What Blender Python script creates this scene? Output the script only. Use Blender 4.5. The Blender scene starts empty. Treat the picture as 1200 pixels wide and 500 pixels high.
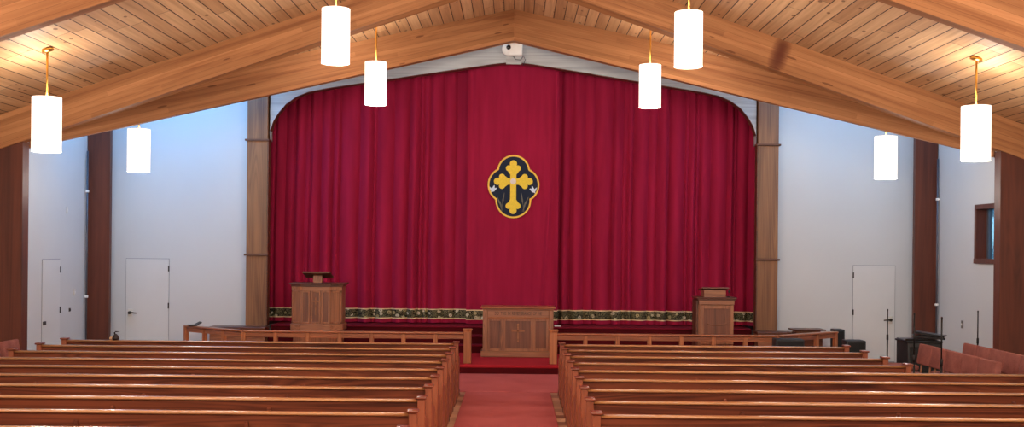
import bpy, bmesh, math, random
from mathutils import Vector, Matrix
random.seed(7)
S = bpy.context.scene
COL = S.collection
PI = math.pi

# ------------------------------------------------------------------ helpers
def lin(r, g, b):
    f = lambda v: (v/255/12.92) if v/255 <= .04045 else ((v/255+.055)/1.055)**2.4
    return (f(r), f(g), f(b), 1)

class N:
    """tiny node-tree writer"""
    def __init__(s, name):
        s.m = bpy.data.materials.new(name); s.m.use_nodes = True
        s.t = s.m.node_tree; s.b = s.t.nodes['Principled BSDF']
    def n(s, kind, **kw):
        nd = s.t.nodes.new(kind)
        for k, v in kw.items():
            if isinstance(v, bpy.types.NodeSocket): s.t.links.new(v, nd.inputs[k])
            elif k in nd.inputs.keys(): nd.inputs[k].default_value = v
            else: setattr(nd, k, v)
        return nd
    def math(s, op, a, b=None, clamp=False):
        nd = s.t.nodes.new('ShaderNodeMath'); nd.operation = op; nd.use_clamp = clamp
        for i, v in enumerate((a, b)):
            if v is None: continue
            if isinstance(v, (int, float)): nd.inputs[i].default_value = v
            else: s.t.links.new(v, nd.inputs[i])
        return nd.outputs[0]
    def mix(s, f, a, b, mode='MIX'):
        nd = s.t.nodes.new('ShaderNodeMix'); nd.data_type = 'RGBA'; nd.blend_type = mode
        for i, v in ((0, f), (6, a), (7, b)):
            if isinstance(v, bpy.types.NodeSocket): s.t.links.new(v, nd.inputs[i])
            else: nd.inputs[i].default_value = v
        return nd.outputs[2]
    def ramp(s, f, stops):
        nd = s.t.nodes.new('ShaderNodeValToRGB'); s.t.links.new(f, nd.inputs[0])
        e = nd.color_ramp.elements
        while len(e) < len(stops): e.new(.5)
        for el, (p, c) in zip(e, stops): el.position = p; el.color = c if len(c) == 4 else (*c, 1)
        return nd.outputs[0]
    def coord(s, scale=(1,1,1), jitter=True):
        tc = s.n('ShaderNodeTexCoord'); mp = s.n('ShaderNodeMapping', Scale=scale)
        s.t.links.new(tc.outputs['Object'], mp.inputs['Vector'])
        if jitter:
            oi = s.n('ShaderNodeObjectInfo'); k = s.math('MULTIPLY', oi.outputs['Random'], 37.0)
            cx = s.n('ShaderNodeCombineXYZ', X=k, Y=k, Z=k); s.t.links.new(cx.outputs[0], mp.inputs['Location'])
        return mp.outputs[0]
    def bump(s, h, strength=.2, dist=.01):
        nd = s.n('ShaderNodeBump', Height=h, Strength=strength, Distance=dist)
        s.t.links.new(nd.outputs[0], s.b.inputs['Normal'])
    def out(s, color=None, rough=.5, metal=0, coat=0, spec=.5):
        if isinstance(color, bpy.types.NodeSocket): s.t.links.new(color, s.b.inputs['Base Color'])
        elif color: s.b.inputs['Base Color'].default_value = color
        s.b.inputs['Roughness'].default_value = rough; s.b.inputs['Metallic'].default_value = metal
        s.b.inputs['Coat Weight'].default_value = coat; s.b.inputs['Coat Roughness'].default_value = .27
        s.b.inputs['Specular IOR Level'].default_value = spec
        return s.m

def plain(name, c, rough=.5, metal=0, vary=.12, scale=8, spec=.5):
    m = N(name); v = m.coord()
    ns = m.n('ShaderNodeTexNoise', Vector=v, Scale=scale, Detail=4.0).outputs[0]
    d = tuple(x*(1-vary) for x in c[:3])+(1,); l = tuple(min(1, x*(1+vary)) for x in c[:3])+(1,)
    return m.out(m.ramp(ns, [(.3, d), (.7, l)]), rough, metal, spec=spec)

def wood(name, dark, light, axis='X', rough=.35, coat=0, fine=1.0, lam=0, stain=None, spec=.5, cathedral=.5, bump=.06):
    m = N(name)
    st = {'X': (.35, 9, 9), 'Y': (9, .35, 9), 'Z': (9, 9, .35)}[axis]
    v = m.coord(tuple(a*fine for a in st))
    n1 = m.n('ShaderNodeTexNoise', Vector=v, Scale=1.0, Detail=5.0, Distortion=.6).outputs[0]
    v2 = m.coord(tuple(a*fine*.35 for a in st))
    n2 = m.n('ShaderNodeTexNoise', Vector=v2, Scale=1.0, Detail=2.0, Distortion=1.5).outputs[0]
    band = m.math('FRACT', m.math('MULTIPLY', n2, 11.0))
    band = m.math('ABSOLUTE', m.math('SUBTRACT', band, .5))
    f = m.math('ADD', m.math('MULTIPLY', n1, 1-cathedral*.5), m.math('MULTIPLY', band, cathedral))
    c = m.ramp(f, [(.28, dark), (.5, tuple((a+b)/2 for a, b in zip(dark, light))), (.78, light)])
    if lam:
        tc = m.n('ShaderNodeTexCoord'); sp = m.n('ShaderNodeSeparateXYZ', Vector=tc.outputs['Object'])
        q = m.math('MULTIPLY', sp.outputs[2], 1/lam)
        row = m.math('FLOOR', q); fr = m.math('FRACT', q)
        seg = m.math('FLOOR', m.math('ADD', m.math('MULTIPLY', sp.outputs[0], .3), m.math('MULTIPLY', row, .37)))
        wn = m.n('ShaderNodeTexWhiteNoise', noise_dimensions='2D',
                 Vector=m.n('ShaderNodeCombineXYZ', X=row, Y=seg).outputs[0]).outputs[0]
        c = m.mix(1.0, c, m.ramp(wn, [(0, (.80, .77, .74)), (1, (1.12, 1.12, 1.12))]), 'MULTIPLY')
        edge = m.math('LESS_THAN', fr, .06)
        c = m.mix(m.math('MULTIPLY', edge, .45), c, tuple(x*.45 for x in dark[:3])+(1,))
        vo = m.n('ShaderNodeTexVoronoi', Vector=m.coord((.9, 3, 5)), Scale=1.0).outputs[0]
        c = m.mix(m.math('MULTIPLY', m.math('LESS_THAN', vo, .085), .6), c, lin(80, 40, 20))
        if stain:
            dx = m.math('MULTIPLY', m.math('SUBTRACT', sp.outputs[0], stain[0]), 1/stain[2])
            dz = m.math('MULTIPLY', m.math('SUBTRACT', sp.outputs[2], stain[1]), 1/stain[3])
            r = m.math('ADD', m.math('POWER', m.math('ABSOLUTE', dx), 2.0), m.math('POWER', m.math('ABSOLUTE', dz), 4.0))
            k = m.math('MULTIPLY', m.math('SUBTRACT', 1.0, r, True), .9)
            c = m.mix(k, c, lin(84, 36, 24))
    if bump: m.bump(n1, bump, .01)
    return m.out(c, rough, coat=coat, spec=spec)

# materials
PEW_D, PEW_L = lin(72, 32, 20), lin(132, 68, 42)
M = {}
M['pew'] = wood('pew_oak', PEW_D, PEW_L, 'X', .45, 0, 1.2, spec=.3, cathedral=.6)
M['pew_rail'] = wood('pew_rail_oak', lin(152, 96, 54), lin(190, 132, 80), 'X', .3, 1.0, bump=0)
M['pew_end'] = wood('pew_end_oak', lin(122, 62, 38), lin(160, 88, 56), 'Z', .42, 0, .7, cathedral=.2)
M['pew_cap'] = wood('pew_cap_oak', lin(92, 38, 20), lin(140, 66, 36), 'X', .3, .3)
M['foot'] = plain('dark_foot', lin(34, 14, 10), .6)
M['rail'] = wood('rail_oak', lin(120, 64, 34), lin(178, 108, 66), 'X', .35, .2)
M['rail_v'] = wood('rail_post_oak', lin(128, 70, 36), lin(190, 118, 70), 'Z', .4)
M['furn'] = wood('chancel_oak', lin(116, 70, 46), lin(168, 110, 74), 'Z', .4, .1, 1.4)
M['furn_h'] = wood('chancel_oak_level', lin(118, 70, 46), lin(170, 112, 76), 'X', .4, .1, 1.4)
M['panel'] = wood('inset_panel_oak', lin(86, 46, 29), lin(132, 78, 50), 'Z', .4, .1, 1.2)
M['carve'] = wood('carved_oak', lin(120, 72, 42), lin(165, 105, 64), 'X', .4)
M['pil'] = wood('pilaster_oak', lin(98, 58, 32), lin(142, 94, 56), 'Z', .5, 0, .9)
M['pil_trim'] = wood('dark_oak_trim', lin(70, 36, 20), lin(110, 60, 34), 'X', .45)
M['column'] = wood('column_stain', lin(68, 32, 21), lin(104, 52, 35), 'Z', .45, 0, .8, spec=.35, cathedral=.2)
BD, BL = lin(136, 86, 52), lin(186, 130, 86)
M['beam'] = wood('glulam', BD, BL, 'X', .6, 0, .8, lam=.09, cathedral=.2, spec=.15)
M['beam_stain'] = wood('glulam_stained', BD, BL, 'X', .6, 0, .8, lam=.09, spec=.15, stain=(4.67, -.24, .17, .30), cathedral=.2)
M['header'] = wood('pale_washed_boards', lin(150, 150, 150), lin(186, 186, 184), 'X', .6, 0, .7)
M['brass'] = plain('brass', lin(214, 165, 82), .3, 1, .05)
M['bronze'] = plain('dull_bronze', lin(96, 86, 74), .4, .8, .1)
M['hinge'] = plain('dark_hinge', lin(58, 50, 46), .5, .5, .1)
M['black'] = plain('black_vinyl', lin(24, 23, 24), .6, 0, .2)
M['grille'] = plain('black_grille', lin(16, 16, 17), .8, 0, .4, 120)
M['dark_metal'] = plain('black_metal', lin(30, 26, 26), .4, .6, .1)
M['desk'] = plain('grey_black_sheet', lin(58, 58, 66), .35, .3, .1)
M['white_plastic'] = plain('white_plastic', lin(232, 230, 226), .4, 0, .02)
M['lens'] = plain('black_glass', lin(8, 8, 10), .08, 0, .05)
M['white_plate'] = plain('switch_plate', lin(205, 200, 190), .5, 0, .03)
M['grey_plate'] = plain('grey_plate', lin(120, 116, 110), .5, .3, .05)
M['door'] = plain('painted_door', lin(199, 199, 198), .55, 0, .02, 2)
M['gap'] = plain('door_gap', lin(136, 138, 142), .9, 0, .05)
M['pipe'] = plain('grey_conduit', lin(86, 88, 96), .4, .4, .05)
M['paper'] = plain('white_paper', lin(225, 215, 210), .8, 0, .04)
M['book'] = plain('dark_book_cover', lin(52, 44, 36), .6, 0, .1)
M['beige'] = plain('beige_stone', lin(200, 160, 125), .7, 0, .1)
M['gold'] = plain('gold_applique', lin(234, 204, 58), .7, 0, .08, 40)
M['gold_edge'] = plain('gold_cord', lin(240, 192, 76), .7, 0, .1, 60)
M['navy'] = plain('navy_applique', lin(16, 30, 54), .85, 0, .15, 30)
M['silver'] = plain('silver_applique', lin(214, 206, 200), .5, 0, .08, 60)
M['dove'] = plain('white_applique', lin(206, 222, 240), .8, 0, .05)
M['wheat'] = plain('grey_wheat_thread', lin(112, 112, 100), .8, 0, .2, 40)
M['pleat_in'] = plain('lamp_inner', lin(250, 240, 225), .8)

def m_wall(name, c):
    m = N(name); v = m.coord((1,1,1), False)
    n1 = m.n('ShaderNodeTexNoise', Vector=v, Scale=.7, Detail=4.0).outputs[0]
    n2 = m.n('ShaderNodeTexNoise', Vector=v, Scale=60.0, Detail=3.0).outputs[0]
    col = m.ramp(n1, [(.3, tuple(x*.95 for x in c[:3])), (.7, c)])
    m.bump(n2, .08, .004)
    return m.out(col, .7)
M['wall'] = m_wall('painted_wall', lin(195, 196, 196))

def m_ceiling():
    m = N('tongue_and_groove_planks')
    tc = m.n('ShaderNodeTexCoord'); sp = m.n('ShaderNodeSeparateXYZ', Vector=tc.outputs['Object'])
    q = m.math('MULTIPLY', m.math('ADD', sp.outputs[0], 40.0), 1/.2)
    row = m.math('FLOOR', q); fr = m.math('FRACT', q)
    off = m.n('ShaderNodeTexWhiteNoise', noise_dimensions='1D', W=row).outputs[0]
    yy = m.math('ADD', m.math('MULTIPLY', sp.outputs[1], 1/3.6), m.math('MULTIPLY', off, 9.0))
    seg = m.math('FLOOR', yy); fy = m.math('FRACT', yy)
    wn = m.n('ShaderNodeTexWhiteNoise', noise_dimensions='2D', Vector=m.n('ShaderNodeCombineXYZ', X=row, Y=seg).outputs[0]).outputs[0]
    base = m.ramp(wn, [(0, lin(182, 138, 98)), (.5, lin(198, 156, 114)), (1, lin(212, 172, 130))])
    shift = m.n('ShaderNodeVectorMath', operation='ADD'); m.t.links.new(tc.outputs['Object'], shift.inputs[0])
    m.t.links.new(m.n('ShaderNodeCombineXYZ', Y=m.math('MULTIPLY', off, 55.0)).outputs[0], shift.inputs[1])
    mp = m.n('ShaderNodeMapping', Scale=(16, .6, 16)); m.t.links.new(shift.outputs[0], mp.inputs[0])
    g = m.n('ShaderNodeTexNoise', Vector=mp.outputs[0], Scale=1.0, Detail=5.0, Distortion=.5).outputs[0]
    c = m.mix(1.0, base, m.ramp(g, [(.3, (.78, .72, .66)), (.7, (1.1, 1.1, 1.1))]), 'MULTIPLY')
    mk = m.n('ShaderNodeMapping', Scale=(5, 2.4, .01)); m.t.links.new(shift.outputs[0], mk.inputs[0])
    vo = m.n('ShaderNodeTexVoronoi', Vector=mk.outputs[0], Scale=1.0)
    rare = m.n('ShaderNodeSeparateColor', Color=vo.outputs['Color']).outputs[0]
    knot = m.math('MULTIPLY', m.math('LESS_THAN', vo.outputs['Distance'], .13), m.math('GREATER_THAN', rare, .35))
    c = m.mix(m.math('MULTIPLY', knot, .7), c, lin(92, 50, 26))
    gr = m.math('LESS_THAN', m.math('ABSOLUTE', m.math('SUBTRACT', fr, .5)), .462)
    gx = m.math('SUBTRACT', 1.0, gr)
    gy = m.math('LESS_THAN', fy, .003)
    gg = m.math('MAXIMUM', gx, gy)
    c = m.mix(m.math('MULTIPLY', gg, .95), c, lin(52, 28, 16))
    m.bump(m.math('SUBTRACT', 1.0, gg), .5, .01)
    return m.out(c, .6, spec=.3)
M['ceiling'] = m_ceiling()

def m_floor():
    m = N('tan_floor_tile')
    v = m.coord((1,1,1), False)
    br = m.n('ShaderNodeTexBrick', Vector=v, Scale=1.0, Color1=lin(206, 160, 126), Color2=lin(128, 82, 60), Mortar=lin(96, 62, 44))
    br.inputs['Mortar Size'].default_value = .004; br.inputs['Brick Width'].default_value = .3; br.inputs['Row Height'].default_value = .3
    br.offset = 0
    n1 = m.n('ShaderNodeTexNoise', Vector=v, Scale=14.0, Detail=5.0).outputs[0]
    c = m.mix(1.0, br.outputs[0], m.ramp(n1, [(.3, (.85, .85, .85)), (.7, (1.08, 1.08, 1.08))]), 'MULTIPLY')
    return m.out(c, .45)
M['floor'] = m_floor()

def m_carpet(name, a, b):
    m = N(name); v = m.coord((1,1,1), False)
    n1 = m.n('ShaderNodeTexNoise', Vector=v, Scale=160.0, Detail=3.0).outputs[0]
    n2 = m.n('ShaderNodeTexNoise', Vector=v, Scale=1.4, Detail=4.0).outputs[0]
    f = m.math('ADD', m.math('MULTIPLY', n1, .5), m.math('MULTIPLY', n2, .5))
    m.bump(n1, .3, .004)
    return m.out(m.ramp(f, [(.35, a), (.65, b)]), .95, spec=.1)
M['carpet'] = m_carpet('red_carpet', lin(160, 74, 74), lin(184, 95, 93))
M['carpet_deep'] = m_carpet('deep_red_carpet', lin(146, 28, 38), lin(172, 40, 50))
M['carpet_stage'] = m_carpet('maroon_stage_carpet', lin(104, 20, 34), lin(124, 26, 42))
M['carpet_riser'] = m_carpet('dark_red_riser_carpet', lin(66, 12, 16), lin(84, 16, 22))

def m_curtain():
    m = N('crimson_velvet'); v = m.coord((6, 6, .6), False)
    n1 = m.n('ShaderNodeTexNoise', Vector=v, Scale=1.0, Detail=4.0).outputs[0]
    n2 = m.n('ShaderNodeTexNoise', Vector=m.coord((1,1,1), False), Scale=180.0, Detail=2.0).outputs[0]
    m.bump(n2, .15, .003)
    m.b.inputs['Sheen Weight'].default_value = .3
    m.b.inputs['Sheen Roughness'].default_value = .5
    m.b.inputs['Sheen Tint'].default_value = lin(220, 60, 110)
    return m.out(m.ramp(n1, [(.3, lin(138, 19, 51)), (.7, lin(157, 26, 62))]), .85, spec=.15)
M['curtain'] = m_curtain()

def m_band():
    m = N('floral_brocade'); v = m.coord((1, .01, 1), False)
    mp = m.n('ShaderNodeVectorMath', operation='ADD'); m.t.links.new(v, mp.inputs[0])
    w = m.n('ShaderNodeTexNoise', Vector=v, Scale=14.0, Detail=2.0).outputs[1]
    m.t.links.new(m.mix(1.0, w, (.06, .06, .06, 1), 'MULTIPLY'), mp.inputs[1])
    vo = m.n('ShaderNodeTexVoronoi', Vector=mp.outputs[0], Scale=8.5)
    rr = m.n('ShaderNodeSeparateColor', Color=vo.outputs['Color']).outputs[0]
    flower = m.math('LESS_THAN', vo.outputs['Distance'], .31)
    n1 = m.n('ShaderNodeTexNoise', Vector=mp.outputs[0], Scale=26.0, Detail=2.0, Distortion=2.0).outputs[0]
    stem = m.math('LESS_THAN', m.math('ABSOLUTE', m.math('SUBTRACT', n1, .5)), .045)
    c = m.mix(m.math('MULTIPLY', stem, .75), lin(12, 10, 9), lin(150, 142, 104))
    c = m.mix(m.math('MULTIPLY', flower, .85), c, m.ramp(rr, [(0, lin(232, 226, 204)), (.5, lin(170, 156, 104)), (1, lin(216, 206, 184))]))
    eye = m.math('LESS_THAN', vo.outputs['Distance'], .12)
    c = m.mix(m.math('MULTIPLY', eye, .7), c, lin(90, 66, 30))
    return m.out(c, .8, spec=.2)
M['band'] = m_band()
M['band_edge'] = plain('cream_braid', lin(232, 204, 160), .7, 0, .08, 30)

def m_fabric():
    m = N('mauve_brown_upholstery'); v = m.coord()
    n1 = m.n('ShaderNodeTexNoise', Vector=v, Scale=140.0, Detail=3.0).outputs[0]
    n2 = m.n('ShaderNodeTexNoise', Vector=v, Scale=5.0, Detail=3.0).outputs[0]
    f = m.math('ADD', m.math('MULTIPLY', n1, .6), m.math('MULTIPLY', n2, .4))
    m.bump(n1, .3, .004)
    return m.out(m.ramp(f, [(.35, lin(112, 62, 56)), (.65, lin(154, 96, 86))]), .9, spec=.15)
M['fabric'] = m_fabric()

def m_shade():
    m = N('glowing_pleated_shade')
    tc = m.n('ShaderNodeTexCoord'); sp = m.n('ShaderNodeSeparateXYZ', Vector=tc.outputs['Object'])
    a = m.math('ARCTAN2', sp.outputs[1], sp.outputs[0])
    fr = m.math('FRACT', m.math('MULTIPLY', a, 24/PI))
    rib = m.math('LESS_THAN', fr, .16)
    m.t.links.new(m.mix(rib, lin(255, 250, 240), lin(255, 222, 190)), m.b.inputs['Emission Color'])
    m.b.inputs['Emission Strength'].default_value = 1.2
    return m.out(lin(250, 246, 238), .8)
M['shade'] = m_shade()

def m_glass():
    m = N('window_glass')
    v = m.coord((1,1,1), False)
    n1 = m.n('ShaderNodeTexNoise', Vector=v, Scale=9.0, Detail=3.0).outputs[0]
    m.bump(n1, .15, .02)
    m.b.inputs['Transmission Weight'].default_value = 1.0
    return m.out(lin(170, 214, 236), .05)
M['glass'] = m_glass()
M['leaf'] = plain('foliage', lin(110, 160, 170), .7, 0, .5, 6)

# mesh makers --------------------------------------------------------
def merge(bm, t, mi=0, smooth=False):
    for f in t.faces: f.material_index = mi; f.smooth = smooth
    me = bpy.data.meshes.new('tmp'); t.to_mesh(me); t.free(); bm.from_mesh(me); bpy.data.meshes.remove(me)

def box(bm, x0, x1, y0, y1, z0, z1, bev=0, mi=0, seg=1, rot=None, piv=None):
    t = bmesh.new(); bmesh.ops.create_cube(t, size=1)
    for v in t.verts:
        v.co = Vector(((x0+x1)/2+v.co.x*(x1-x0), (y0+y1)/2+v.co.y*(y1-y0), (z0+z1)/2+v.co.z*(z1-z0)))
    if bev: bmesh.ops.bevel(t, geom=t.edges[:], offset=bev, segments=seg, profile=.5, affect='EDGES')
    if rot is not None:
        p = Vector(piv if piv else ((x0+x1)/2, (y0+y1)/2, (z0+z1)/2))
        bmesh.ops.transform(t, matrix=Matrix.Translation(p) @ rot @ Matrix.Translation(-p), verts=t.verts)
    merge(bm, t, mi, seg > 1 and bev > 0); return bm

def lathe(bm, prof, c=(0,0,0), n=32, mi=0, smooth=True, cap=True):
    t = bmesh.new(); rings = []
    for r, z in prof:
        rings.append([t.verts.new((c[0]+r*math.cos(2*PI*k/n), c[1]+r*math.sin(2*PI*k/n), c[2]+z)) for k in range(n)])
    for a, b in zip(rings, rings[1:]):
        for k in range(n): t.faces.new((a[k], a[(k+1) % n], b[(k+1) % n], b[k]))
    if cap:
        t.faces.new(rings[0][::-1]); t.faces.new(rings[-1])
    bmesh.ops.recalc_face_normals(t, faces=t.faces[:])
    merge(bm, t, mi, smooth); return bm

def tube(bm, pts, r, n=10, mi=0):
    t = bmesh.new(); rings = []; pts = [Vector(p) for p in pts]
    for i, p in enumerate(pts):
        d = (pts[min(i+1, len(pts)-1)]-pts[max(i-1, 0)]).normalized()
        a = d.orthogonal().normalized() if i == 0 else (a-d*a.dot(d)).normalized()
        b = d.cross(a); rr = r[i] if isinstance(r, (list, tuple)) else r
        rings.append([t.verts.new(p+a*rr*math.cos(2*PI*k/n)+b*rr*math.sin(2*PI*k/n)) for k in range(n)])
    for u, v in zip(rings, rings[1:]):
        for k in range(n): t.faces.new((u[k], u[(k+1) % n], v[(k+1) % n], v[k]))
    t.faces.new(rings[0][::-1]); t.faces.new(rings[-1])
    bmesh.ops.recalc_face_normals(t, faces=t.faces[:])
    merge(bm, t, mi, True); return bm

def prism(bm, poly, axis, a, b, mi=0, bev=0, smooth=False):
    """poly in the plane across `axis`, drawn from a to b. axis X: (y,z); Y: (x,z); Z: (x,y)"""
    t = bmesh.new()
    put = {'X': lambda p, k: (k, p[0], p[1]), 'Y': lambda p, k: (p[0], k, p[1]), 'Z': lambda p, k: (p[0], p[1], k)}[axis]
    A = [t.verts.new(put(p, a)) for p in poly]; B = [t.verts.new(put(p, b)) for p in poly]
    n = len(poly)
    for k in range(n):
        f = t.faces.new((A[k], A[(k+1) % n], B[(k+1) % n], B[k]))
    t.faces.new(A[::-1]); t.faces.new(B)
    bmesh.ops.recalc_face_normals(t, faces=t.faces[:])
    if bev: bmesh.ops.bevel(t, geom=t.edges[:], offset=bev, segments=1, affect='EDGES')
    merge(bm, t, mi, smooth); return bm

def hexa(bm, c, mi=0):
    """eight corners: bottom four then top four"""
    t = bmesh.new(); v = [t.verts.new(p) for p in c]
    for f in ((0,3,2,1), (4,5,6,7), (0,1,5,4), (1,2,6,5), (2,3,7,6), (3,0,4,7)): t.faces.new([v[i] for i in f])
    bmesh.ops.recalc_face_normals(t, faces=t.faces[:])
    merge(bm, t, mi); return bm

def obj(name, bm, mats, parent=None, loc=None):
    me = bpy.data.meshes.new(name); bm.to_mesh(me); bm.free()
    for k in (mats if isinstance(mats, (list, tuple)) else [mats]): me.materials.append(M[k])
    o = bpy.data.objects.new(name, me); COL.objects.link(o)
    if parent: o.parent = parent
    if loc: o.location = loc
    return o
def tag(o, label, cat, group=None):
    o['label'] = label; o['category'] = cat
    if group: o['group'] = group
    return o
def thing(name, label, cat, loc=(0,0,0), rz=0, group=None):
    o = bpy.data.objects.new(name, None); o.empty_display_size = .2; COL.objects.link(o)
    o.location = loc; o.rotation_euler = (0, 0, rz)
    return tag(o, label, cat, group)
def struct(name, bm, mats, parent=None, loc=None):
    o = obj(name, bm, mats, parent, loc)
    if not parent: o['kind'] = 'structure'
    return o
def dup(root, loc, label, rz=None, group=None):
    r = root.copy(); COL.objects.link(r); r.location = loc; r['label'] = label
    if rz is not None: r.rotation_euler = (0, 0, rz)
    if group: r['group'] = group
    for ch in list(root.children):
        c = ch.copy(); COL.objects.link(c); c.parent = r
        for g in list(ch.children):
            d = g.copy(); COL.objects.link(d); d.parent = c
    return r
nb = bmesh.new
R = lambda a, ax: Matrix.Rotation(math.radians(a), 4, ax)

# ------------------------------------------------------------------ room
HR, PITCH, HW = 7.26, .34, 8.81          # ridge height, roof slope, half width
YB, YW = -3.0, 23.4                      # back wall, chancel side walls
roof = lambda x: HR-PITCH*abs(x)

struct('floor', box(nb(), -9.1, 9.1, YB, 24.9, -.2, 0), 'floor')
yA, SWEEP, LIFT = 22.9, .578, 1.5        # the far beam sweeps forward to the near columns; beyond it the roof is lifted
far = lambda x: yA+.16-SWEEP*abs(x)
bm = nb()
for s in (-1, 1):
    hexa(bm, [(0,YB,HR), (s*9.2,YB,roof(9.2)), (s*9.2,far(9.2),roof(9.2)), (0,far(0),HR),
              (0,YB,HR+.15), (s*9.2,YB,roof(9.2)+.15), (s*9.2,far(9.2),roof(9.2)+.15), (0,far(0),HR+.15)])
    hexa(bm, [(s*7.9,far(7.9)-.4,roof(7.9)), (s*9.2,far(9.2)-.1,roof(9.2)), (s*9.2,18.3,roof(9.2)), (s*7.9,18.3,roof(7.9)),
              (s*7.9,far(7.9)-.4,roof(7.9)+.15), (s*9.2,far(9.2)-.1,roof(9.2)+.15), (s*9.2,18.3,roof(9.2)+.15), (s*7.9,18.3,roof(7.9)+.15)])
struct('ceiling', bm, 'ceiling')
bm = nb()
for s in (-1, 1):
    hexa(bm, [(0,17.3,HR+LIFT), (s*9.2,17.3,roof(9.2)+LIFT), (s*9.2,24.95,roof(9.2)+LIFT), (0,24.95,HR+LIFT),
              (0,17.3,HR+LIFT+.15), (s*9.2,17.3,roof(9.2)+LIFT+.15), (s*9.2,24.95,roof(9.2)+LIFT+.15), (0,24.95,HR+LIFT+.15)])
struct('ceiling.001', bm, 'wall')
bm = nb()
for s in (-1, 1):
    hexa(bm, [(0,far(0)-.1,HR+.01), (s*9.2,far(9.2)-.1,roof(9.2)+.01), (s*9.2,far(9.2),roof(9.2)+.01), (0,far(0),HR+.01),
              (0,far(0)-.1,HR+LIFT), (s*9.2,far(9.2)-.1,roof(9.2)+LIFT), (s*9.2,far(9.2),roof(9.2)+LIFT), (0,far(0),HR+LIFT)])
struct('wall_upper', bm, 'wall')
ZT = roof(HW)+LIFT
struct('wall_left', box(nb(), -HW-.3, -HW, YB, 24.9, 0, ZT), 'wall')
WY0, WY1, WZ0, WZ1 = 19.95, 21.02, 2.19, 3.19
bm = nb()
box(bm, HW, HW+.3, YB, WY0, 0, ZT); box(bm, HW, HW+.3, WY1, 24.9, 0, ZT)
box(bm, HW, HW+.3, WY0, WY1, 0, WZ0); box(bm, HW, HW+.3, WY0, WY1, WZ1, ZT)
struct('wall_right', bm, 'wall')
bm = nb()
for s in (-1, 1):
    prism(bm, [(s*5.3, 0), (s*HW, 0), (s*HW, roof(HW)+LIFT+.05), (s*5.3, roof(5.3)+LIFT+.05)], 'Y', YW, YW+.2)
prism(bm, [(-HW, 0), (HW, 0), (HW, roof(HW)+LIFT+.05), (0, HR+LIFT+.05), (-HW, roof(HW)+LIFT+.05)], 'Y', 24.7, 24.9)
struct('wall_front', bm, 'wall')
struct('wall_back', prism(nb(), [(-HW, 0), (HW, 0), (HW, roof(HW)+.05), (0, HR+.05), (-HW, roof(HW)+.05)], 'Y', YB-.2, YB), 'wall')

# roof beams, each half its own glulam piece (local x runs down the slope)
def beam(P, Q, depth, thick, mat, label, depth2=None):
    P, Q = Vector(P), Vector(Q); h = (Q-P); h.z = 0; h.normalize()
    back = Vector((-h.y, h.x, 0));
    if back.y < 0: back = -back
    u = (Q-P).normalized(); s = 1 if Q.x > 0 else -1
    corners = []
    for dz in (-depth, 0):
        for p, t in ((P, 0), (Q, 0), (Q, thick), (P, thick)):
            dz = dz if p is P or dz == 0 else -(depth2 or depth)
            c = p+Vector((0, 0, dz))+back*t
            if p is P: c = c-h*(c.x/h.x)          # mitre on the centre line
            if p is P: c.z = P.z+dz
            corners.append(c)
    w = u.cross(back) if s > 0 else back.cross(u)
    if w.z < 0: w = -w
    v = w.cross(u)
    mw = Matrix((u, v, w)).transposed().to_4x4(); mw.translation = P
    inv = mw.inverted()
    o = obj('roof_beam', hexa(nb(), [inv @ c for c in corners]), mat); o.matrix_world = mw
    return tag(o, label, 'beam')
yC, yB = 12.8, 18.05
for s, n, hint in ((-1, 'left', 'left'), (1, 'right', 'right')):
    beam((0, yA, HR), (s*7.95, yA-SWEEP*7.95, roof(7.95)), .64, .22, 'beam', f'{hint} half of the far timber roof beam resting above the curtain arch')
    beam((0, yB, HR), (s*8.81, yB, roof(8.81)), .50, .16, 'beam_stain' if s > 0 else 'beam',
         'middle timber roof beam on the right slope, with a dark stain on its face' if s > 0 else 'middle timber roof beam crossing the left ceiling slope behind the tall lamps', .56)
    beam((0, yC, HR), (s*8.81, yC, roof(8.81)), .53, .18, 'beam', f'nearest timber roof beam cutting across the upper {hint} corner of the ceiling')
for s, n in ((-1, 'left'), (1, 'right')):
    a, b = sorted((s*7.955, s*8.8))
    o = obj('wall_column', prism(nb(), [(a, 0), (b, 0), (b, roof(b)-.56), (a, roof(a)-.56)], 'Y', yB-.005, yB+.235, 0, .006), 'column')
    tag(o, f'near dark brown wooden column at the {n} edge of the photo', 'column')
    a, b = sorted((s*8.33, s*8.8))
    o = obj('wall_column', box(nb(), a, b, 22.95, 23.08, 0, roof(8.3)+LIFT-.2, .008), 'column')
    tag(o, f'far dark brown wooden column at the {n} corner beside the white door', 'column')
    # conduit beside the far column
    t = thing('conduit_pipe', f'thin grey conduit running up the wall beside the far {n} column', 'pipe', (s*8.76, 22.86, 0))
    obj('pipe', tube(nb(), [(0,0,0), (0,0,4.25)], .018), 'pipe', t)
    for z in (1.25, 3.42): obj('pipe_clamp', box(nb(), -.032, .032, -.03, .02, z-.024, z+.024, .006), 'white_plastic', t)

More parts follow.
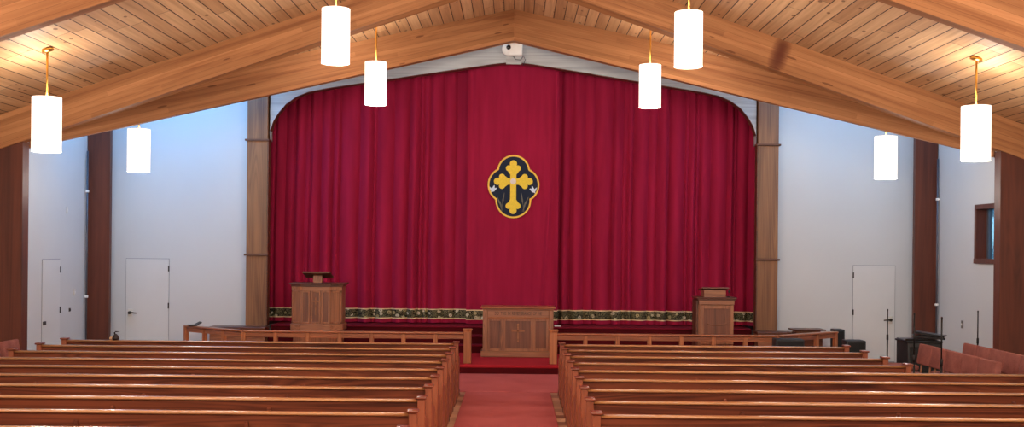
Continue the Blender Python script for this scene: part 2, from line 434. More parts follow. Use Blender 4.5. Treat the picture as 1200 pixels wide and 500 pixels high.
# ------------------------------------------------------------------ doors, window, wall fittings
def lever(parent, x, z, d):
    bm = nb(); box(bm, x-.05, x+.05, -.035, -.015, z-.075, z+.075, .008)
    o = obj('handle_plate', bm, 'white_plate', parent)
    bm = nb(); tube(bm, [(x, -.03, z), (x, -.09, z)], .032, 16); tube(bm, [(x, -.085, z), (x+d*.06, -.09, z), (x+d*.15, -.085, z-.01)], [.02, .017, .014])
    obj('lever_handle', bm, 'bronze', parent)
def door(name, loc, rz, w, hside, lev):
    d = struct(name, box(nb(), -w/2, w/2, -.016, 0, .02, 2.03, .003), 'door'); d.location = loc; d.rotation_euler = (0, 0, rz)
    obj('door_gap', box(nb(), -w/2-.009, w/2+.009, -.006, -.001, 0, 2.042), 'gap', d)
    for z in (.2, 1.05, 1.83): obj('hinge', box(nb(), hside*(w/2)-.014, hside*(w/2)+.014, -.03, -.012, z-.06, z+.06, .004), 'hinge', d)
    if lev: lever(d, -hside*(w/2-.1), .9, hside)
    return d
door('door_1', (-7.68, YW, 0), 0, .90, 1, True)
door('door_2', (7.64, YW, 0), 0, .88, -1, True)
d3 = door('door_3', (-HW, 21.22, 0), PI/2, .80, 1, False)
obj('lock_plate', box(nb(), -.38, -.26, -.035, -.012, .80, .87, .005), 'hinge', d3)
def plate(name, loc, rz, w, h, mat, label, knob=None):
    t = thing(name, label, 'switch', loc, rz)
    obj('cover_plate', box(nb(), -w/2, w/2, -.012, -.001, -h/2, h/2, .003), mat, t)
    obj('toggle', box(nb(), -.012, .012, -.026, -.010, -.022, .022, .004), knob or 'white_plastic', t)
plate('light_switch', (-HW, 22.35, 1.36), PI/2, .08, .14, 'white_plate', 'white switch plate on the left side wall between the narrow door and far column')
plate('light_switch', (-HW, 22.12, 1.02), PI/2, .07, .07, 'hinge', 'small dark square plate low on the left side wall beside the narrow door', 'dark_metal')
plate('light_switch', (-HW, 21.95, 3.00), PI/2, .07, .14, 'white_plate', 'pale blank plate high on the left side wall above the narrow door')
plate('light_switch', (HW, 21.65, .93), -PI/2, .10, .15, 'grey_plate', 'grey switch plate on the right side wall below the small window')

# window in the right wall: deep wooden reveal
w = struct('window_1', box(nb(), HW+.20, HW+.22, WY0, WY1, WZ0, WZ1), 'glass')
bm = nb(); X0, X1 = HW-.03, HW+.29
box(bm, X0, X1, WY1-.04, WY1+.05, WZ0-.05, WZ1+.05, .005); box(bm, X0, X1, WY0-.05, WY0+.04, WZ0-.05, WZ1+.05, .005)
box(bm, X0, X1, WY0+.03, WY1-.03, WZ1-.04, WZ1+.05, .005)
obj('window_frame', bm, 'column', w)
obj('window_sill', box(nb(), X0-.01, X1, WY0-.05, WY1+.05, WZ0-.06, WZ0+.03, .005), 'column', w)
bm = nb()
box(bm, HW+.17, HW+.25, WY1-.1, WY1-.035, WZ0+.03, WZ1-.04); box(bm, HW+.17, HW+.25, WY0+.035, WY0+.1, WZ0+.03, WZ1-.04)
obj('sash', bm, 'pipe', w)
bm = nb()
for k in range(60):
    t = bmesh.new(); bmesh.ops.create_icosphere(t, subdivisions=1, radius=random.uniform(.15, .4))
    p = Vector((random.uniform(10.3, 11.6), random.uniform(20.5, 26.5), random.uniform(.6, 3.6)))
    for v in t.verts: v.co = p+v.co*random.uniform(.7, 1.3)
    merge(bm, t)
o = obj('shrub', bm, 'leaf'); tag(o, 'blue-green shrub outdoors seen through the small right window', 'shrub')
for v in o.data.vertices: v.co.z -= 0
bm = nb(); box(bm, 9.3, 14, 15, 30, -.25, -.05); struct('ground', bm, 'leaf')
o_tr = obj('trunk', tube(nb(), [(10.9, 23.2, -.06), (10.9, 23.3, .9), (10.95, 23.4, 1.8)], .12), 'column', o)

# ------------------------------------------------------------------ chancel: platform, stage, carpets
o = tag(obj('aisle_carpet', box(nb(), -.71, .66, YB+1, 17.95, .001, .014, .003), 'carpet'), 'red carpet runner down the centre aisle between the pews', 'carpet')
o = tag(obj('front_carpet', box(nb(), -5.4, 5.4, 17.96, 20.49, .001, .014, .003), 'carpet'), 'wide red carpet across the front before the step', 'carpet')
bm = nb()
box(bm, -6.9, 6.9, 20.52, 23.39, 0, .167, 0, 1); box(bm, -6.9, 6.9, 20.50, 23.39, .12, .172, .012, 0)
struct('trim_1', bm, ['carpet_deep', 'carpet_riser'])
SZ = .68
bm = nb()
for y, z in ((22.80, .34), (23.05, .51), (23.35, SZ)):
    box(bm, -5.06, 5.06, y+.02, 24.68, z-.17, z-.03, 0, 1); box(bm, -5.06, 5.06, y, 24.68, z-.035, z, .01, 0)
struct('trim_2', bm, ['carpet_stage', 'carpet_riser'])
for s, k in ((-1, 3), (1, 4)):
    a, b = sorted((s*5.07, s*6.2)); bm = nb()
    box(bm, a, b, 22.80, 23.19, .172, .62); box(bm, a-.02, b+.02, 22.76, 23.19, .62, .66, .008, 1)
    struct(f'trim_{k}', bm, ['furn_h', 'pil_trim'])

# proscenium
AR = [(-5.10, 0.67), (-5.10, 4.53)]
for x, y in ((315,154), (319,142), (325,132), (334,121.5), (346,113), (360,107.4), (380,103.5), (400,100.4), (440,94.8), (480,88.8), (530,81.6), (576,75)):
    hor = 289-.0096*(604.5-x)
    AR.append(((x-604.5)*.01792+.08, 2.36+(hor-y)*.01792))
AR.append((0, 6.24))
bm = nb()
pts = AR[1:]+[(-x, z) for x, z in AR[1:-1][::-1]]
t = bmesh.new(); lo0, lo1, hi0, hi1 = [], [], [], []
for x, z in pts:
    lo0.append(t.verts.new((x, 23.28, z))); lo1.append(t.verts.new((x, 23.5, z)))
    hi0.append(t.verts.new((x, 23.28, roof(x)+LIFT-.01))); hi1.append(t.verts.new((x, 23.5, roof(x)+LIFT-.01)))
for i in range(len(pts)-1):
    t.faces.new((lo0[i], lo0[i+1], hi0[i+1], hi0[i])); t.faces.new((lo1[i], hi1[i], hi1[i+1], lo1[i+1]))
    t.faces.new((lo0[i], lo1[i], lo1[i+1], lo0[i+1]))
for i in (0, -1): t.faces.new((lo0[i], hi0[i], hi1[i], lo1[i]))
bmesh.ops.recalc_face_normals(t, faces=t.faces[:]); merge(bm, t)
hd = thing('proscenium_header', 'pale grey board header arching over the red curtain', 'arch')
obj('header_boards', bm, 'header', hd)
bm = nb()
for i in range(len(pts)-1):
    (xa, za), (xb, zb) = pts[i], pts[i+1]
    hexa(bm, [(xa, 23.282, za-.010), (xb, 23.282, zb-.010), (xb, 23.51, zb-.012), (xa, 23.51, za-.012),
              (xa, 23.282, za+.012), (xb, 23.282, zb+.012), (xb, 23.51, zb+.012), (xa, 23.51, za+.012)])
obj('arch_underside_shade', bm, 'pil_trim', hd)  # dark strip stands in for the shadow under the arch
prism_k = prism(nb(), [(-.16, 6.18), (.16, 6.18), (.19, 6.62), (-.19, 6.62)], 'Y', 23.24, 23.285)
obj('apex_plate', prism_k, 'header', hd)
for s, n in ((-1, 'left'), (1, 'right')):
    t = thing('pilaster', f'tall oak pilaster framing the {n} edge of the red curtain', 'pilaster', (s*5.345, 23.2, 0))
    for z0, z1 in ((.62, 2.12), (2.16, 4.52), (4.56, roof(5.57)+LIFT-.1)):
        obj('shaft', box(nb(), -.215, .215, 0, .19, z0, z1, .006), 'pil', t)
    for z in (2.14, 4.54): obj('trim_band', box(nb(), -.255, .255, -.045, .19, z-.02, z+.02, .006), 'pil_trim', t)
    a, b = sorted((-s*.215, -s*.24)); obj('edge_strip', box(nb(), a, b, -.02, .19, .66, 4.53, .004), 'pil_trim', t)
    obj('base_block', box(nb(), -.225, .225, -.02, .19, .172, .62, .004), 'furn_h', t)

# ------------------------------------------------------------------ curtain
def folds(seed, width):
    rnd = random.Random(seed); x, f = 0, []
    while x < width:
        w = rnd.choice((.09, .12, .16, .22, .30, .38))*rnd.uniform(.85, 1.15); f.append((x, w, rnd.uniform(.35, 1.0), rnd.uniform(.3, .7))); x += w
    return f
def fold_y(f, x):
    for x0, w, a, sk in f:
        if x0 <= x <= x0+w:
            u = (x-x0)/w
            u = u/sk*.5 if u < sk else .5+(u-sk)/(1-sk)*.5
            return a*min(1, w/.22)*(math.sin(PI*u)**.8)
    return 0
def sheet(bm, x0, x1, z0, z1, fy, nx, nz, mi=0):
    t = bmesh.new(); g = []
    for j in range(nz+1):
        z = z0+(z1-z0)*j/nz
        g.append([t.verts.new((x0+(x1-x0)*i/nx, fy(x0+(x1-x0)*i/nx, z), z)) for i in range(nx+1)])
    for j in range(nz):
        for i in range(nx): t.faces.new((g[j][i], g[j][i+1], g[j+1][i+1], g[j+1][i]))
    merge(bm, t, mi, True); return bm
CY = 24.06
def curtain(label, x0, x1, yo, fy, nx, x_top=None):
    t = thing('stage_curtain', label, 'curtain', (0, CY+yo, 0), 0, None)
    top = 6.5
    obj('curtain_cloth', sheet(nb(), x0, x1, SZ+.02, top, fy, nx, 24), 'curtain', t)
    bm = nb(); g = lambda x, z: fy(x, z)-.008
    sheet(bm, x0, x1, .80, .985, g, nx, 1, 0); sheet(bm, x0, x1, .785, .805, lambda x, z: g(x, z)-.003, nx, 1, 1); sheet(bm, x0, x1, .98, 1.0, lambda x, z: g(x, z)-.003, nx, 1, 1)
    obj('floral_band', bm, ['band', 'band_edge'], t)
    return t
fl, fr_ = folds(3, 6), folds(11, 6)
wav = lambda x, z, k: .012*math.sin(1.3*z+5*x+k)
curtain('left red velvet curtain hanging in deep folds behind the pulpit', -5.28, -.80, 0,
        lambda x, z: .10-.20*(.45+.55*min(1, (6.6-z)/4))*fold_y(fl, x+5.3+.02*math.sin(z*.9)) + wav(x, z, 0), 560)
curtain('right red velvet curtain hanging in deep folds behind the lectern', .86, 5.28, 0,
        lambda x, z: .10-.20*(.45+.55*min(1, (6.6-z)/4))*fold_y(fr_, x-.8+.02*math.sin(z*.8)) + wav(x, z, 2), 560)
def cen(x, z):
    e = 0
    w = max(0, (abs(x)-.62)/.38)
    e -= .05*w*(1+math.sin(x*26+z*.5))*.5*(1 if x < 0 else 1)
    d = x-(.93-.30*max(0, min(1, (5.6-z)/5)))         # slanting crease on the right
    e -= .035*math.exp(-(d/.035)**2)
    return e+.004*math.sin(3*x+z)
cc = curtain('flat central red curtain panel bearing the gold cross emblem', -.98, .98, -.20, cen, 260)
# emblem
K = .00404; CX, CZ = .016, 3.656
E = lambda cx, cy: (CX+(cx-232)*K, CZ-(cy-266)*K)
def lobes(grow):
    cs = [(232, 186, 84), (232, 340, 92), (190, 258, 92), (277, 258, 90)]
    poly = []
    for k in range(120):
        a = 2*PI*k/120; dx, dy = math.cos(a), math.sin(a); best = 0
        for x, y, r in cs:
            ox, oy = 232-x, 262-y; r += grow
            b = ox*dx+oy*dy; c = ox*ox+oy*oy-r*r; q = b*b-c
            if q > 0: best = max(best, -b+math.sqrt(q))
        poly.append(E(232+best*dx, 262+best*dy))
    return poly
YE = -.03
em = obj('emblem', prism(nb(), lobes(-6), 'Y', YE-.010, YE+.02), 'navy', cc)
bm = nb(); a, b = lobes(3), lobes(-6)
t = bmesh.new(); V = [[t.verts.new((p[0], y, p[1])) for p in q] for q, y in ((a, YE), (a, YE-.022), (b, YE-.022), (b, YE))]
for u, v in zip(V, V[1:]):
    for k in range(120): t.faces.new((u[k], u[(k+1) % 120], v[(k+1) % 120], v[k]))
bmesh.ops.recalc_face_normals(t, faces=t.faces[:]); merge(bm, t)
obj('gold_border', bm, 'gold_edge', em)
# budded cross: bars and trefoil ends
def disc(bm, cx, cy, r, y0, y1, mi=0, sx=1):
    global EO
    EO += .0002; y0 -= EO
    prism(bm, [E(cx+r*sx*math.cos(2*PI*k/28), cy+r*math.sin(2*PI*k/28)) for k in range(28)], 'Y', y0, y1, mi)
def epoly(bm, pts, y0, y1):
    global EO
    EO += .0002; prism(bm, [E(*p) for p in pts], 'Y', y0-EO, y1)
EO = 0
bm = nb(); y0, y1 = YE-.024, YE-.009
epoly(bm, [(215,150), (247,150), (247,390), (215,390)], y0, y1); epoly(bm, [(150,224), (315,224), (315,257), (150,257)], y0, y1)
for (tx, ty), (dx, dy) in (((231, 146), (0, -1)), ((231, 394), (0, 1)), ((147, 240), (-1, 0)), ((316, 240), (1, 0))):
    px_, py_ = -dy, dx
    disc(bm, tx, ty, 19, y0, y1)
    for s in (-1, 1):
        bx, by = tx-dx*24+s*px_*24, ty-dy*24+s*py_*24
        disc(bm, bx, by, 16, y0, y1)
        # flare from the bud down to the bar
        q = [(tx-dx*2+s*px_*8, ty-dy*2+s*py_*8), (bx+s*px_*12-dx*4, by+s*py_*12-dy*4), (tx-dx*44+s*px_*26, ty-dy*44+s*py_*26), (tx-dx*60+s*px_*14, ty-dy*60+s*py_*14), (tx-dx*30, ty-dy*30)]
        epoly(bm, q, y0, y1)
obj('gold_cross', bm, 'gold', em)
bm = nb(); disc(bm, 231, 240, 16, YE-.042, YE-.02); disc(bm, 231, 240, 6, YE-.048, YE-.03); obj('medallion', bm, 'silver', em)
for s, ox, oy in ((1, 124, 282), (-1, 337, 284)):
    bm = nb()
    for pts_ in ([(-20,-14), (-6,-4), (2,-18), (8,-22), (8,-6), (16,-8), (20,-4), (14,2), (6,12), (-4,14), (-14,20), (-10,10), (-16,2)],):
        q = [E(ox+s*x, oy+y) for x, y in pts_]
        prism(bm, q, 'Y', YE-.020, YE-.009)
    obj('dove', bm, 'dove', em)
for s, ox in ((1, 168), (-1, 290)):
    bm = nb()
    for (xa, ya), (xb, yb) in (((10, 400), (-22, 322)), ((0, 402), (16, 300)), ((4, 404), (-6, 345))):
        p, q = E(ox+s*xa, ya), E(ox+s*xb, yb)
        tube(bm, [(p[0], YE-.014, p[1]), ((p[0]*.55+q[0]*.45), YE-.014, (p[1]*.55+q[1]*.45)), ((p[0]*.4+q[0]*.6), YE-.016, (p[1]*.4+q[1]*.6)), (q[0], YE-.014, q[1])], [.005, .006, .017, .004], 8)
    obj('wheat_stalk', bm, 'wheat', em)

# security camera on the header
t = thing('security_camera', 'white security camera with a black lens at the top of the arch', 'camera', (-.02, 23.155, 6.475))
bm = nb(); box(bm, -.09, .20, -.06, .075, -.13, .13, .03, 0, 3); obj('camera_body', bm, 'white_plastic', t)
bm = nb(); t2 = bmesh.new()
tube(bm, [(-.10, -.055, 0), (-.10, .06, 0)], .128, 28); obj('rounded_end', bm, 'white_plastic', t)
bm = nb(); tube(bm, [(-.09, -.08, .035), (-.09, -.05, .035)], .048, 20); obj('lens', bm, 'lens', t)
obj('cable', tube(nb(), [(.0, .06, -.12), (.06, .05, -.20), (.16, .05, -.21), (.22, .06, -.12), (.26, .07, -.2), (.22, .07, -.32)], .008, 6), 'pipe', t)

# ------------------------------------------------------------------ chancel furniture
PF = .172
# communion table
t = thing('communion_table', 'carved oak communion table with lettered frieze at the centre of the platform', 'table', (.14, 22.0, PF))
W2 = .69
obj('body', box(nb(), -W2+.06, W2-.06, .06, .60, .10, .90), 'furn', t)
obj('top', box(nb(), -.745, .745, -.04, .66, .965, .995, .008), 'rail', t)
bm = nb(); box(bm, -.71, .71, -.01, .64, .935, .965, .008); obj('cornice', bm, 'furn_h', t)
for s in (-1, 1):
    a, b = sorted((s*.61, s*.70)); obj('corner_post', box(nb(), a, b, .0, .1, .10, .935, .006), 'furn', t)
fz = obj('frieze', box(nb(), -.61, .61, .025, .07, .79, .935, .004), 'furn_h', t)
obj('frieze_molding', box(nb(), -.61, .61, .0, .06, .765, .79, .006), 'rail', t)
obj('base', box(nb(), -.74, .74, -.03, .66, 0, .12, .012), 'furn_h', t)
def panel_front(t, x0, x1, z0, z1, y, stile=.05, cross=False):
    bm = nb(); d = .03
    for a, b, c, e in ((x0, x0+stile, z0, z1), (x1-stile, x1, z0, z1), (x0+stile, x1-stile, z1-stile, z1), (x0+stile, x1-stile, z0, z0+stile)):
        box(bm, a, b, y, y+d, c, e, .004)
    f = obj('panel_frame', bm, 'furn', t)
    p = obj('inset_panel', box(nb(), x0+stile-.005, x1-stile+.005, y+.018, y+d, z0+stile-.005, z1-stile+.005), 'panel', t)
    return p
for a, b in ((-.61, -.30), (-.30, .30), (.30, .61)): panel_front(t, a, b, .12, .765, .025)
bm = nb(); box(bm, -.02, .02, .022, .05, .30, .66, .004); box(bm, -.13, .13, .022, .05, .50, .54, .004); obj('carved_cross', bm, 'carve', t)
def words(text, width, height, parent, loc, gap=.62):
    items, x = [], 0
    for wd in text.split():
        cu = bpy.data.curves.new('tmp', 'FONT'); cu.body = wd; cu.size = 1; cu.extrude = .05
        to = bpy.data.objects.new('tmp_text', cu); COL.objects.link(to); bpy.context.view_layer.update()
        me = bpy.data.meshes.new_from_object(to.evaluated_get(bpy.context.evaluated_depsgraph_get()))
        bpy.data.objects.remove(to); bpy.data.curves.remove(cu)
        xs = [v.co.x for v in me.vertices]; items.append((wd, me, x-min(xs))); x += max(xs)-min(xs)+gap
    x -= gap; k = width/x
    for wd, me, off in items:
        for v in me.vertices: v.co = Vector(((v.co.x+off)*k-width/2, -v.co.z*k, (v.co.y-.35)*height/.7))
        me.name = 'inscription'; me.materials.clear(); me.materials.append(M['foot'])
        o = bpy.data.objects.new('inscription', me); COL.objects.link(o); o.parent = parent; o.location = loc
        o['label'] = f'dark carved word {wd}'
words('DO THIS IN REMEMBRANCE OF ME', .93, .062, t, (0, .024, .868))

# pulpit (left) – chamfered body on a wooden pedestal, reading desk on top
t = thing('pulpit', 'large panelled oak pulpit with chamfered corners and raised reading desk, left', 'pulpit', (-3.87, 21.95, PF))
def chamfer(w, d, c, g=0): return [(-w/2-g, d+g), (-w/2-g, c-g*.4), (-w/2+c*1.6-g*.4, -g), (w/2-c*1.6+g*.4, -g), (w/2+g, c-g*.4), (w/2+g, d+g)]
Wp, Dp, Cp = .98, .62, .13
obj('pedestal', prism(nb(), chamfer(Wp, Dp, Cp, -.02), 'Z', 0, .50), 'furn', t)
obj('base_molding', prism(nb(), chamfer(Wp, Dp, Cp, .03), 'Z', .49, .62, 0, .006), 'furn_h', t)
obj('body', prism(nb(), chamfer(Wp, Dp, Cp, 0), 'Z', .61, 1.36), 'furn', t)
bm = nb(); prism(bm, chamfer(Wp, Dp, Cp, .012), 'Z', 1.285, 1.365); obj('frieze', bm, 'furn_h', t)
bm = nb(); prism(bm, chamfer(Wp, Dp, Cp, .03), 'Z', 1.36, 1.40, 0, .006); prism(bm, chamfer(Wp, Dp, Cp, .06), 'Z', 1.40, 1.43, 0, .006); obj('top', bm, 'pil_trim', t)
for x0, x1 in ((-.285, -.11), (-.10, .10), (.11, .285)): panel_front(t, x0, x1, .63, 1.28, -.02, .035)
for s in (-1, 1):
    a = Vector((s*(Wp/2-Cp*1.6), 0, 0)); b = Vector((s*Wp/2, Cp, 0)); mid = (a+b)/2; ang = math.atan2((b-a).y, (b-a).x) if s > 0 else math.atan2((a-b).y, (a-b).x)
    bm = nb(); L = (b-a).length; rm = Matrix.Translation(mid) @ Matrix.Rotation(ang, 4, 'Z')
    tt = nb()
    for p, q, c, e in ((-L/2, -L/2+.035, .63, 1.28), (L/2-.035, L/2, .63, 1.28), (-L/2, L/2, 1.245, 1.28), (-L/2, L/2, .63, .665)): box(tt, p, q, -.016, .01, c, e, .003)
    bmesh.ops.transform(tt, matrix=rm, verts=tt.verts); merge(bm, tt); obj('corner_frame', bm, 'furn', t)
    obj('pilaster_block', box(nb(), s*.285-.03, s*.285+.03, -.03, .02, 1.285, 1.36, .004), 'rail_v', t)
bm = nb(); box(bm, -.014, .014, -.02, .01, .80, 1.15, .003); box(bm, -.07, .07, -.02, .01, 1.06, 1.085, .003); obj('carved_cross', bm, 'carve', t)
obj('desk_column', box(nb(), -.09, .09, .18, .36, 1.43, 1.58, .006), 'furn', t)
bm = nb(); box(bm, -.275, .275, .02, .44, 1.575, 1.61, .006, rot=R(-14, 'X')); box(bm, -.275, .275, .44, .47, 1.52, 1.57, .004)
obj('reading_desk', bm, 'pil_trim', t)

# lectern (right)
t = thing('lectern', 'narrower oak lectern with slanted book rest, right of the platform', 'lectern', (4.07, 21.95, PF))
obj('body', box(nb(), -.36, .33, .02, .52, 0, 1.17, .004), 'furn', t)
panel_front(t, -.33, .33, .30, 1.07, -.012, .07)
obj('side_panel', box(nb(), -.40, -.355, .06, .55, 0, 1.16, .004), 'pil_trim', t)
bm = nb(); box(bm, -.36, .345, -.02, .5, 1.08, 1.17, .006); obj('frieze', bm, 'furn_h', t)
bm = nb(); box(bm, -.41, .39, -.05, .58, 1.20, 1.225, .006); box(bm, -.385, .36, -.03, .55, 1.165, 1.20, .006); obj('top', bm, 'pil_trim', t)
bm = nb(); box(bm, -.245, .19, .08, .46, 1.225, 1.375, .004); obj('book_rest_box', bm, 'furn_h', t)
obj('book_rest_lid', box(nb(), -.29, .245, .02, .50, 1.37, 1.40, .006, rot=R(-6, 'X')), 'pil_trim', t)
obj('carved_arc', tube(nb(), [(.20*math.sin(a), -.004, .74-.07*math.cos(a)+0) for a in [(-1.2+2.4*k/14) for k in range(15)]], .008, 6), 'carve', t)
# microphone on the lectern edge
t = thing('gooseneck_microphone', 'small black gooseneck microphone on the lectern top', 'microphone', (4.33, 22.1, PF+1.226))
obj('base', lathe(nb(), [(.03, 0), (.03, .012), (.012, .02)]), 'dark_metal', t)
obj('neck', tube(nb(), [(0, 0, .015), (0, -.01, .06), (-.0, -.04, .10)], .006, 8), 'dark_metal', t)
obj('head', lathe(nb(), [(.008, -.03), (.022, -.02), (.024, .01), (.012, .03)], (0, -.045, .115), 16), 'black', t)

# communion rails
def rail_run(t, A, B, n, first=True, last=True):
    A, B = Vector((*A, 0)), Vector((*B, 0)); d = B-A; L = d.length; rz = math.atan2(d.y, d.x)
    mw = Matrix.Translation(A) @ Matrix.Rotation(rz, 4, 'Z')
    def put(name, bm, mat):
        o = obj(name, bm, mat, t); o.matrix_local = mw; return o
    put('top_rail', box(nb(), 0, L, -.075, .075, .545, .578, .010, 0, 2), 'rail')
    put('lower_rail', box(nb(), 0, L, -.02, .03, .45, .535, .004), 'rail')
    for i in range(n+1):
        if (i == 0 and not first) or (i == n and not last): continue
        x = L*i/n
        put('baluster', box(nb(), x-.038, x+.038, -.032, .045, 0, .545, .005), 'rail_v')
for s, n in ((-1, 'left'), (1, 'right')):
    t = thing('communion_rail', f'oak communion rail with square posts on the {n} of the altar gap', 'rail', (0, 0, PF))
    g = -.81 if s < 0 else .80
    rail_run(t, (g, 20.8), (s*5.0, 20.8), 7, first=False)
    rail_run(t, (s*5.0, 20.8), (s*6.42, 21.95), 3, first=False)
    nw = obj('newel_post', box(nb(), g-.072, g+.072, 20.72, 20.87, 0, .61, .008), 'rail_v', t)
    bm = nb(); box(bm, g-.09, g+.09, 20.70, 20.89, .61, .645, .012); box(bm, g-.078, g+.078, 20.715, 20.875, .59, .61, .004)
    obj('newel_cap', bm, 'rail_v', nw)
t = thing('hymn_book', 'dark open hymn book lying on the left end of the communion rail', 'book', (-6.20, 21.78, PF+.579), .5)
bm = nb(); box(bm, -.13, 0, -.1, .1, .0, .022, .004); obj('left_cover', bm, 'book', t)
bm = nb(); box(bm, 0, .13, -.1, .1, .0, .022, .004, rot=R(-28, 'Y'), piv=(0, 0, 0)); obj('right_cover', bm, 'book', t)
# low organ-bench like lid behind the right rail
t = thing('organ_console', 'low dark wooden organ console behind the right communion rail', 'organ', (6.02, 22.38, PF))
obj('case', box(nb(), -.27, .27, 0, .38, 0, .50, .01), 'pil_trim', t)
obj('music_shelf', box(nb(), -.25, .25, .1, .38, .50, .55, .006), 'furn_h', t)
obj('lid', box(nb(), -.33, .33, -.03, .42, .55, .578, .006), 'pil_trim', t)
obj('plinth', box(nb(), -.25, .25, .02, .36, 0, .05), 'foot', t)

# ------------------------------------------------------------------ pendant lamps
LAMPH, LR = .76, .197
def lamp(loc, zbot, label):
    x, y = loc; top = roof(x); sl = math.atan(PITCH)*(1 if x > 0 else -1)
    t = thing('pendant_lamp', label, 'lamp', (x, y, 0), 0, 'pendant lamps under the roof')
    bm = nb(); lathe(bm, [(.075, 0), (.085, -.012), (.085, -.03), (.02, -.05)], (0, 0, 0), 24)
    c = obj('canopy', bm, 'brass', t); c.location = (0, 0, top-.002); c.rotation_euler = (0, sl, 0)
    obj('rod', tube(nb(), [(0, 0, zbot+LAMPH*.7), (0, 0, top-.02)], .014, 10), 'brass', t)
    bm = nb()
    n = 64; tt = bmesh.new(); rings = []
    for r, z in ((LR, 0), (LR, .25), (LR, .55), (LR, LAMPH), (LR-.012, LAMPH), (LR-.012, 0)):
        rings.append([tt.verts.new(((r)*math.cos(2*PI*k/n), (r)*math.sin(2*PI*k/n), z)) for k in range(n)])
    rings.append(rings[0])
    for u, v in zip(rings, rings[1:]):
        for k in range(n): tt.faces.new((u[k], u[(k+1) % n], v[(k+1) % n], v[k]))
    bmesh.ops.recalc_face_normals(tt, faces=tt.faces[:]); merge(bm, tt, 0, False)
    s = obj('shade', bm, 'shade', t, (0, 0, zbot))
    bm = nb(); lathe(bm, [(LR-.013, 0), (LR-.013, .008)], (0, 0, 0), 48)
    obj('diffuser', bm, 'shade', s, (0, 0, .015))
    bm = nb(); 
    for k in range(3): tube(bm, [(0, 0, LAMPH-.1), ((LR-.01)*math.cos(k*2.094), (LR-.01)*math.sin(k*2.094), LAMPH-.1)], .006, 6)
    obj('spider', bm, 'brass', s)
    for z, e in ((zbot+LAMPH+.08, 62), ):
        l = bpy.data.lights.new('lamp_bulb', 'POINT'); l.energy = e; l.color = (1, .93, .82); l.shadow_soft_size = .14
        lo = bpy.data.objects.new('lamp_bulb', l); COL.objects.link(lo); lo.location = (x, y, z)
    l = bpy.data.lights.new('lamp_bulb', 'POINT'); l.energy = 56; l.color = (1, .93, .84); l.shadow_soft_size = .18
    lo = bpy.data.objects.new('lamp_bulb', l); COL.objects.link(lo); lo.location = (x, y, zbot-.22)
for x, n in ((-2.46, 'left'), (2.46, 'right')):
    lamp((x, 19.9), 4.88, f'smaller inner pendant lamp hanging just before the curtain arch, {n} of the cross')
    lamp((x, 15.47), 4.89, f'larger inner pendant lamp nearest the top of the photo, {n} of the ridge')
for x, n in ((-6.70, 'left'), (6.70, 'right')):
    lamp((x, 19.9), 3.64, f'smaller outer pendant lamp hanging before the white wall above the {n} door')
    lamp((x*.967, 15.47), 3.62, f'larger outer pendant lamp near the {n} edge, hanging below the middle roof beam')

# ------------------------------------------------------------------ pews
def end_bm():
    prof = [(-.045, .0), (-.045, .3), (-.055, .6), (-.06, .862), (.045, .862), (.055, .80), (.075, .73), (.115, .675), (.18, .645), (.30, .63), (.40, .61), (.45, .575), (.465, .53), (.455, .46), (.43, .40), (.43, .10), (.46, .06), (.46, 0)]
    return prism(nb(), prof, 'X', -.036, .036, 0, .006)
def make_pew(L, label, loc):
    t = thing('pew', label, 'pew', loc, 0, 'wooden pews in rows either side of the aisle')
    h = L/2
    bk = prism(nb(), [(.035, .34), (.06, .34), (.02, .83), (-.01, .83)], 'X', -h+.07, h-.07)
    obj('backrest', bk, 'pew', t)
    prof = [(.004+.045*math.copysign(abs(math.cos(a))**.7, math.cos(a)), .841+.0165*math.copysign(abs(math.sin(a))**.8, math.sin(a))) for a in [2*PI*k/24 for k in range(24)]]
    bm = nb(); tt = nb(); prism(tt, prof, 'X', -h+.07, h-.07, 0, 0, True); merge(bm, tt, 0, True)
    o = obj('top_rail', bm, 'pew_rail', t)
    obj('seat', box(nb(), -h+.07, h-.07, .04, .44, .40, .44, .012, 0, 2), 'pew', t)
    for s in (-1, 1):
        e = obj('end_panel', end_bm(), 'pew_end', t, (s*(h-.036), 0, 0))
        obj('end_cap', box(nb(), -.052, .052, -.085, .065, .862, .888, .010, 0, 2), 'pew_cap', e)
        obj('toe_block', box(nb(), -.040, .040, .40, .475, 0, .085, .004), 'foot', e)
    n = 4 if L > 5 else 3
    for i in range(1, n):
        x = -h+L*i/n
        obj('back_strut', box(nb(), x-.018, x+.018, -.03, .02, .36, .765, .006), 'pew', t)
        obj('seat_support', box(nb(), x-.02, x+.02, .06, .40, 0, .40, .004), 'pew_end', t)
    return t
ORD = ['frontmost', 'second', 'third', 'fourth', 'fifth', 'sixth', 'seventh', 'eighth', 'ninth', 'tenth']
def lab(i, n):
    if i == 0: return f'frontmost oak pew on the {n} of the aisle, nearest the communion rail'
    if i == 9: return f'nearest oak pew {n} of the aisle, only its aisle end cap in view'
    if i == 8: return f'long oak pew {n} of the aisle, lowest whose back is in view'
    return f'polished oak pew {n} of the aisle, {ORD[i]} row back from the communion rail'
LX0, LX1 = -6.93, -.795
RX0, RX1, RXS = .775, 6.93, 5.25
pl = make_pew(LX1-LX0, lab(0, 'left'), ((LX0+LX1)/2, 17.2, 0))
prs = make_pew(RXS-RX0, lab(0, 'right'), ((RX0+RXS)/2, 17.2, 0))
for i in range(1, 10):
    y = 17.2-.9*i-(.04 if i == 9 else 0)
    dup(pl, ((LX0+LX1)/2, y, 0), lab(i, 'left'))
    if i < 4: dup(prs, ((RX0+RXS)/2, y, 0), lab(i, 'right'))
    else: dup(pl, ((RX0+RX1)/2, y, 0), lab(i, 'right'))

